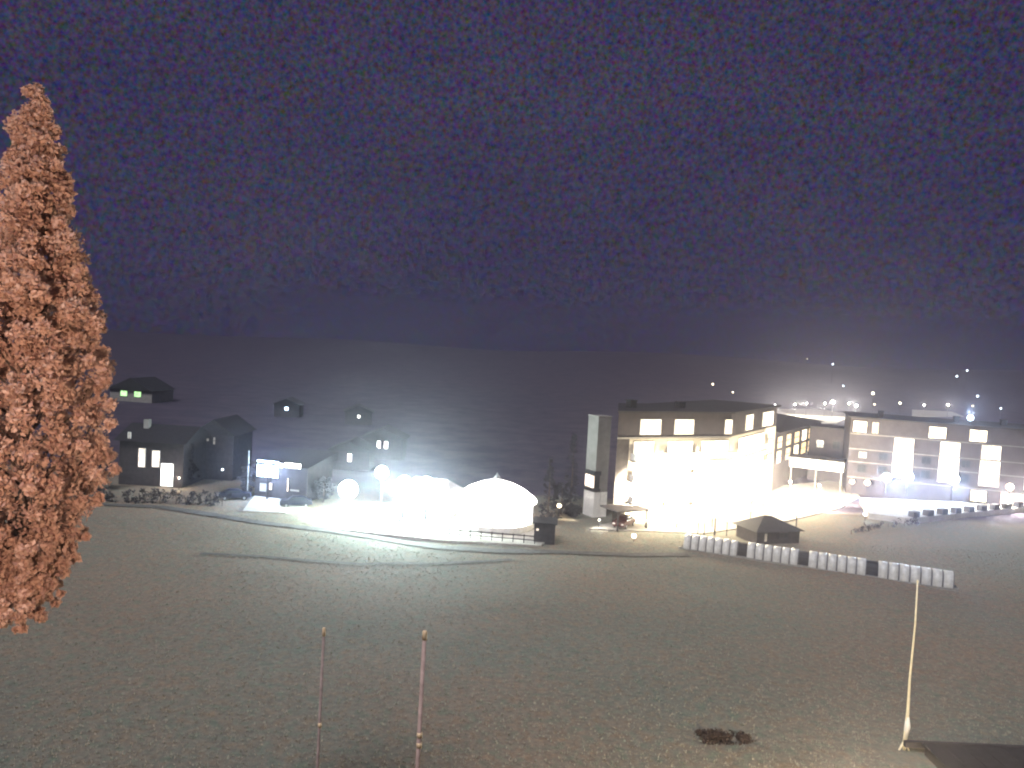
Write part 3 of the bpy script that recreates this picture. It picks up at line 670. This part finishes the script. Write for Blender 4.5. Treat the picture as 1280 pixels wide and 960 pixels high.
# autumn poplar: half widths in metres against height, read off the outline
tb = at_y(30, 740, 25); tx, ty = tb.x - .1, 25.0
PR = [(15.2, .85), (15.9, 1.2), (16.7, 1.4), (17.6, 1.8), (18.9, 2.5), (20.0, 2.75), (21.5, 2.65), (22.8, 2.5), (24.0, 2.2), (25.3, 1.85), (26.5, 1.62), (27.7, 1.15), (28.9, .98), (30.0, .62), (31.0, .30)]
def prw(z): return float(np.interp(z, [p[0] for p in PR], [p[1] for p in PR]))
gz = terrain(tx, ty)
TR = thing('poplar_tree', 'tall columnar tree with orange autumn leaves at the left edge', 'tree', (tx, ty, gz))
MB().tube([(-2.6, 0, -.3), (-2.3, 0, 13 - gz), (-1.3, .05, 15.2 - gz), (-.2, 0, 16.8 - gz), (0, 0, 18 - gz), (.2, 0, 30 - gz)], [.34, .28, .22, .18, .14, .03], 9).build('trunk', M_BARK, TR, True)
mb = MB(); cl = []
for k in range(104):
    z = 15.2 + 14.8 * (k / 104) ** .95; a = k * 2.39996 + random.uniform(-.3, .3); R0 = max(.12, prw(z) - .30)
    r = R0 * random.uniform(.82, 1.0); rise = .9 + R0 * .45
    base = Vector((.2 * (z - 14) / 16, 0, max(z - rise - .8, 16.6) - gz)); tip = Vector((r * math.cos(a) + .012 * (z - 14), r * math.sin(a), z - gz))
    mid = base.lerp(tip, .55) + Vector((math.cos(a), math.sin(a), -.6)) * R0 * .16
    mb.tube([base, mid, tip], [.05, .03, .012], 5)
    for u_, rr in ((1, .30), (.8, .42), (.5, .42)):
        p = base.lerp(mid, u_ / .55) if u_ < .55 else mid.lerp(tip, (u_ - .55) / .45)
        cl.append((*(p + Vector((random.uniform(-.2, .2), random.uniform(-.2, .2), random.uniform(-.2, .25)))), rr * random.uniform(.7, 1.25) * min(1, .55 + R0 * .4)))
for k in range(150):                                   # clumps on the outline, uneven
    z = random.uniform(15.4, 30.7); a = random.uniform(0, 6.283); R0 = max(.1, prw(z) - .25) * random.uniform(.84, 1.06)
    cl.append((R0 * math.cos(a) + .012 * (z - 14), R0 * math.sin(a), z - gz, random.uniform(.14, .36) * min(1, .5 + R0 * .4)))
for (px, py, rr) in ((125, 405, .2), (116, 412, .28), (104, 425, .3), (128, 462, .25), (140, 588, .17), (128, 590, .2), (113, 583, .25), (100, 628, .14), (60, 738, .16), (70, 728, .13), (45, 110, .16), (42, 118, .2), (52, 122, .2), (48, 132, .26), (38, 138, .26), (56, 145, .24), (30, 150, .3), (22, 160, .3), (139, 530, .2), (136, 505, .2)):
    p = at_y(px, py, 25); cl.append((p.x - tx, random.uniform(-.4, .2), p.z - gz, rr))
for k in range(150):                                   # the inner body of the crown
    z = random.uniform(15.8, 30); a = random.uniform(0, 6.283); R0 = max(.05, prw(z) - .45) * math.sqrt(random.random()) * .8
    cl.append((R0 * math.cos(a) + .012 * (z - 14), R0 * math.sin(a), z - gz, random.uniform(.35, .55) * min(1, .4 + prw(z) * .35)))
for k in range(190):                                    # thinning skirt at the foot of the crown
    z = 14.2 + 3 * random.random() ** .7; a = random.uniform(0, 6.283); R0 = prw(max(z, 15.6)) * random.uniform(.3, 1.2)
    cl.append((R0 * math.cos(a), R0 * math.sin(a), z - gz, random.uniform(.07, .2)))
mb.build('limbs', M_BARK, TR)
v, f = leaf_cloud(cl, 125, .088)
cloud_obj('crown', v, f, M_LEAFO, TR)

# dark bush in the hollow
p = at(905, 924); gz = terrain(p.x, p.y)
BU = thing('low_bush', 'low dark brown bush in a shallow hollow of the near meadow', 'bush', (p.x, p.y, gz))
v, f = leaf_cloud([(1.6 * c_[0], 1.5 * c_[1], c_[2] * (1.1 - abs(c_[1])), random.uniform(.2, .42)) for c_ in [(random.uniform(-1, 1), random.uniform(-1, 1), random.uniform(0, .6)) for k in range(95)]], 60, .08, .7)
M_BUSH = leaf_mat('bush_leaf', [(.06, .045, .04), (.10, .07, .06), (.08, .065, .05)], .1)
cloud_obj('foliage', v, f, M_BUSH, BU); mb = MB()
for k in range(7): a = k * .9; mb.tube([(0, 0, 0), (.6 * math.cos(a), .4 * math.sin(a), .35)], [.03, .012], 5)
mb.build('stem', M_BARK, BU)

# dark trees near the bar, the tower and along the left edge of the meadow
def dark_tree(label, px, py, h, r, cone=False, group='dark trees round the hotel and the bar', z_=None):
    p = at(px, py); gz = terrain(p.x, p.y); t = thing('conifer' if cone else 'dark_tree', label, 'tree', (p.x, p.y, gz), 0, group)
    MB().tube([(0, 0, -.2), (.05, 0, h * .5), (0, 0, h * .92)], [.16, .11, .03], 7).build('trunk', M_BARK, t)
    c_ = []
    for k in range(60):
        z = random.uniform(.18, 1) if not cone else random.random() ** 1.2 * .95 + .08
        R0 = r * ((1.04 - z) if cone else math.sqrt(max(.02, 1 - ((z - .6) / .45) ** 2))); a = random.uniform(0, 6.28); rr = R0 * random.uniform(.3, 1)
        c_.append((rr * math.cos(a), rr * math.sin(a), z * h, r * random.uniform(.12, .28)))
    v, f = leaf_cloud(c_, 34, .16 if not cone else .13, .8); cloud_obj('crown', v, f, M_LEAFD, t)
dark_tree('round dark tree in the gap left of the pale stair tower', 701, 643, 4.4, 1.8)
dark_tree('narrow dark conifer behind the timber cabin', 684, 652, 8.5, 1.8, True)
dark_tree('low dark shrubby tree at the foot of the pale stair tower', 716, 646, 1.6, 1.5)
dark_tree('tall dark conifer between the bar roof and the stair tower', 713, 630, 10.5, 2.2, True)
dark_tree('dark tree close to the left side of the chalet', 309, 620, 4.2, 1.6)
dark_tree('dark conifer between the apartment house and the small house', 236, 606, 7.5, 1.7, True)
dark_tree('dark bushy tree right of the chalet by the parked car', 404, 628, 3.6, 1.7)
dark_tree('dark tree beneath the orange tree edge left of the apartment house', 120, 612, 5.0, 2.2)
def hedge(label, pix, h, wd, per=1.3):
    pts = [Vector(P(*q)) for q in pix]; t = thing('hedge', label, 'hedge', (pts[0].x, pts[0].y, 0)); c_ = []
    for a_, b_ in zip(pts, pts[1:]):
        for k in range(int((b_ - a_).length * per)):
            q = a_.lerp(b_, random.random()) - pts[0]; c_.append((q.x, q.y + random.uniform(-wd, wd), random.uniform(.1, h), random.uniform(.3, .6)))
    v, f = leaf_cloud(c_, 26, .14, .9); cloud_obj('foliage', v, f, M_LEAFD, t)
    mb = MB()
    for a_, b_ in zip(pts, pts[1:]):
        for k in range(5): q = a_.lerp(b_, k / 5) - pts[0]; mb.tube([(q.x, q.y, -.1), (q.x, q.y, h * .7)], .05, 5)
    mb.build('stem', M_BARK, t)
hedge('long dark hedge between the meadow and the houses on the left', [(10, 621), (120, 627), (220, 630), (292, 633)], 1.7, .6, 5)
hedge('low dark hedge on the rise right of the lift hut', [(1064, 668), (1100, 660), (1150, 655)], .9, .5)

# ---- cars ---------------------------------------------------------------------
def car(label, px, py, rz, paint, lights=None):
    p = at(px, py); t = thing('parked_car', label, 'car', (p.x, p.y, .0 if px < 600 else .16), rz, 'cars parked by the houses')
    mb = MB(); side = [(-2.1, .35), (-2.15, .75), (-1.95, .95), (-1.1, 1.0), (-.5, 1.45), (.9, 1.47), (1.6, 1.02), (2.1, .9), (2.15, .4)]
    a_ = [mb.bm.verts.new((x, -.82 * (1 if z < 1.05 else .8), z)) for x, z in side]; b_ = [mb.bm.verts.new((x, .82 * (1 if z < 1.05 else .8), z)) for x, z in side]
    n_ = len(side)
    for i in range(n_): mb.bm.faces.new((a_[i], a_[(i + 1) % n_], b_[(i + 1) % n_], b_[i]))
    mb.bm.faces.new(a_[::-1]); mb.bm.faces.new(b_); mb.build('body', paint, t)
    for s in (-1, 1): MB().prism([(-.75, s * .78 - .03), (1.1, s * .78 - .03), (1.1, s * .78 + .03), (-.75, s * .78 + .03)], 1.04, 1.36).build('side_window', M_GLASS, t)
    for x in (-1.3, 1.3):
        for s in (-1, 1):
            wh = MB().tube([(x, s * .72, .32), (x, s * .88, .32)], .32, 12).build('wheel', M_RUB, t); MB().tube([(x, s * .88, .32), (x, s * .9, .32)], .18, 10).build('rim', M_STEEL, wh)
    for s in (-1, 1): MB().box(-2.19, -2.12, s * .6 - .16, s * .6 + .16, .6, .78).build('headlight', lights or M_WHITE, t)
    return t
car('dark car parked right of the chalet below its lit window', 370, 633, R_(15), M_CARB)
car('car with a bluish glow left of the lit forecourt', 293, 624, R_(200), M_CARB, G_BLUE)
q = Vector(F.A) + F.u * .3 + F.n * 2.3
c = car('dark car under the carport at the hotel left end', 783, 655, R_(60), M_CARR); c.location = (q.x, q.y, .16)

# ================================================================ lamps of the place
# courtyard floodlights
for i, (px, py, h, I, lb) in enumerate(((806, 659, 5.2, 600, 'warm floodlight mast at the left end of the hotel courtyard'), (846, 660, 5.5, 800, 'warm floodlight mast before the middle loggia bay'),
        (890, 659, 5.5, 850, 'warm floodlight mast before the right loggia bay'), (938, 648, 5.2, 800, 'warm floodlight mast at the corner of the hotel'), (985, 640, 4.6, 1300, 'warm floodlight mast before the side wing'), (1022, 632, 3.2, 1000, 'warm low floodlight under the white entrance canopy'))):
    p = at(px, py, .16); lamp('floodlight', lb, (p.x, p.y, .16), h, .22, H_WARM, I * .5, (1, .86, .60), 'floodlights of the hotel courtyard', 'post', 'floodlight', .25, .45, (I * 5.5, 112, (-F.n.x if i < 4 else .5, -F.n.y if i < 4 else .86, -.2)))
p = at(752, 662); lamp('floodlight', 'small floodlight lighting the pale stair tower', (p.x - .4, p.y, 0), 1.2, .12, H_WARM, 30, (1, .93, .78), None, 'post', 'floodlight', drop=.25)
p = at(792, 677); lamp('path_light', 'small bright white path light before the hotel courtyard', (p.x, p.y, 0), .5, .3, H_WARM, 6, WARM, None, 'post', 'path light', drop=-.9)
# annexe lamps: blue white
for (px, py, r, I, gm, cl_, lb) in ((1108, 601, .8, 30, H_COOL, COOL, 'left half of the dazzling blue white lamp pair before the annexe'), (1134, 601, 1.0, 42, H_COOL, COOL, 'right half of the dazzling blue white lamp pair before the annexe'),
        (1191, 604, 1.0, 42, H_COOL, COOL, 'single dazzling blue white lamp right of the middle stair window'), (1065, 604, .42, 12, H_WARM, YEL, 'round warm wall lamp at the annexe left corner'), (1084, 606, .5, 14, H_WARM, WARM, 'small pale lamp second from the annexe left corner'),
        (1262, 612, .6, 40, H_WARM, (1, .9, .8), 'warm white lamp before the lit rosy ground floor windows')):
    Y = Q.A.y + Q.u.y * (Q.hit(px, py)[0]) - 1.0; bz = TZ if px > 1080 else 0
    p = at_y(px, py, Y); lamp('terrace_lamp', lb, (p.x, p.y, bz), p.z - bz, r, gm, I, cl_, 'lamps before the annexe', 'post', 'lamp', .3, .5, (1000, 130, (-.25, -.7, -.62)) if I > 28 else None)
p = at_y(1213, 525, 139.5); lamp('roof_lamp', 'blue white lamp glaring on the annexe roof edge', (p.x, p.y, 14.2), max(.4, p.z - 14.2), .5, H_COOL, 260, COOL, None, 'post', 'lamp', .25, -1.3)
# bar floodlights
for (px, py, Y, r, I, lb) in ((435, 621, 106, 1.3, 1200, 'big round white glare lamp at the left end of the bar terrace'), (477, 597, 110, .95, 1000, 'high round white lamp above the floodlit snack house'),
        (505, 611, 104.5, 1.0, 1400, 'white floodlight left above the snack house front'), (533, 612, 104.5, 1.0, 1400, 'white floodlight right above the snack house front'), (500, 632, 102, .8, 700, 'low white floodlight before the snack house')):  # oversized heads stand in for the glare round each lamp
    ball('bar_floodlight', lb, px, py, Y, r, H_LED, I, LED, 'white floodlights round the snack house', 'floodlight', ground=.1)
ball('bar_floodlight', 'small cool lamp standing between the snack house and the bar roof', 546, 601, 108, .16, H_COOL, 20, COOL, 'white floodlights round the snack house', 'floodlight', ground=.1)
ball('lamp_bollard', 'small white lamp by the dark trees right of the cabin', 699, 634, 112, .33, H_WARM, 8, WARM, None, 'lamp')
# chalet flood and left lamps
p = at_y(335, 586, cA.y - 3.0); ball('chalet_floodlight', 'cold white floodlight before the chalet gable', 335, 586, cA.y - 1.8, .5, H_COOL, 420, (.50, .68, 1), None, 'floodlight')
ball('house_lamp', 'small white lamp post before the small house', 278, 588, 124, .16, H_COOL, 5, COOL, None, 'lamp')
ball('door_lamp', 'warm lamp beside the glaring doorway of the apartment house', 224, 598, 116, .12, H_WARM, 25, WARM, None, 'lamp')
ball('wall_lamp', 'faint cream lamp right of the chalet above the tiny garden lamp', 394, 607, 116.5, .3, glow('faint_lamp', (1, .85, .65), .9), 0, WARM, None, 'lamp')
ball('garden_lamp', 'tiny white lamp low beside the parked car at the chalet', 395, 618, 118, .13, H_WARM, 3, WARM, None, 'lamp')
ball('meadow_lamp', 'small white lamp standing on the meadow left of the terrace', 1081, 652, 121, .26, H_COOL, 5, COOL, None, 'lamp')
# car park and street lamps far behind
row = [(969, 507), (994, 506), (1008, 505), (1031, 505), (1041, 504), (1061, 505), (1070, 508), (1093, 506), (1125, 505), (1155, 507), (1185, 507), (1216, 508), (1251, 511)]
nm = ['first', 'second', 'third', 'fourth', 'fifth, large and square', 'sixth', 'seventh, rounder', 'eighth', 'ninth', 'tenth', 'eleventh', 'twelfth, faint', 'last']
for i, (px, py) in enumerate(row):
    big = px in (1041, 1070, 1125, 1185)
    ball('street_lamp', f'{nm[i]} street lamp from the left along the road behind the roofs', px, py, 335 if px < 1100 else 372, .75 if px == 1041 else .5 if big else .33, H_WARM if i % 3 else H_COOL,
         (700 if px < 1075 else 500 if 1140 < px < 1200 else 0), (1, .92, .72), 'street lamps behind the hotel roofs')
for (px, py, Y, r, gm, lb) in ((1041, 456, 640, .6, H_COOL, 'upper white light on the dark hillside over the car park'), (1009, 449, 700, .35, H_WARM, 'faintest hillside light above the car park'), (1054, 483, 520, .45, H_COOL, 'dim hillside light just over the car park lamps'),
        (1091, 493, 430, .75, H_WARM, 'brightest hillside light right over the car park end'), (1196, 471, 560, .6, H_COOL, 'lower light of the close pair on the right hillside'), (1209, 464, 600, .55, H_COOL, 'upper light of the close pair on the right hillside'),
        (1222, 496, 450, .5, H_COOL, 'hillside light directly above the annexe roof lamp'), (891, 481, 470, .5, H_WARM, 'left light on the dark slope over the loggia bays'), (916, 491, 440, .4, H_WARM, 'right light on the dark slope over the loggia bays')):
    ball('hillside_lamp', lb, px, py, Y, r, gm, 0, WARM, 'scattered lights on the far hillside')
# flag pole by the chalet
p = at(309, 622); t = thing('flag_pole', 'pale thin flag pole left of the glaring chalet window', 'flag pole', (p.x, p.y, 0)); MB().tube([(0, 0, 0), (0, 0, 6.6)], [.09, .05], 7).build('shaft', M_STEEL, t); MB().lathe([(.09, 6.6), (.1, 6.68), (.02, 6.76)], 7).build('finial', M_STEEL, t)
# sodium lamps on the bank just below the picture: they light the tree and the near grass
p = (-8.5, 8.0); gz = terrain(*p); lamp('bank_lamp', 'orange sodium lamp on the bank by the autumn tree', (p[0], p[1], gz), 4.2, .2, H_SOD, 6, SOD, None, 'post', 'street lamp', .2, -.9, (900, 74, (-6.6, 17.0, 1.0)))
p = (17.0, 33.0); gz = terrain(*p); lamp('bank_lamp', 'amber lamp on the bank left of the dark shed', (p[0], p[1], gz), 2.2, .2, H_SOD, 950, (1, .78, .45), None, 'post', 'street lamp', .2, -.9)
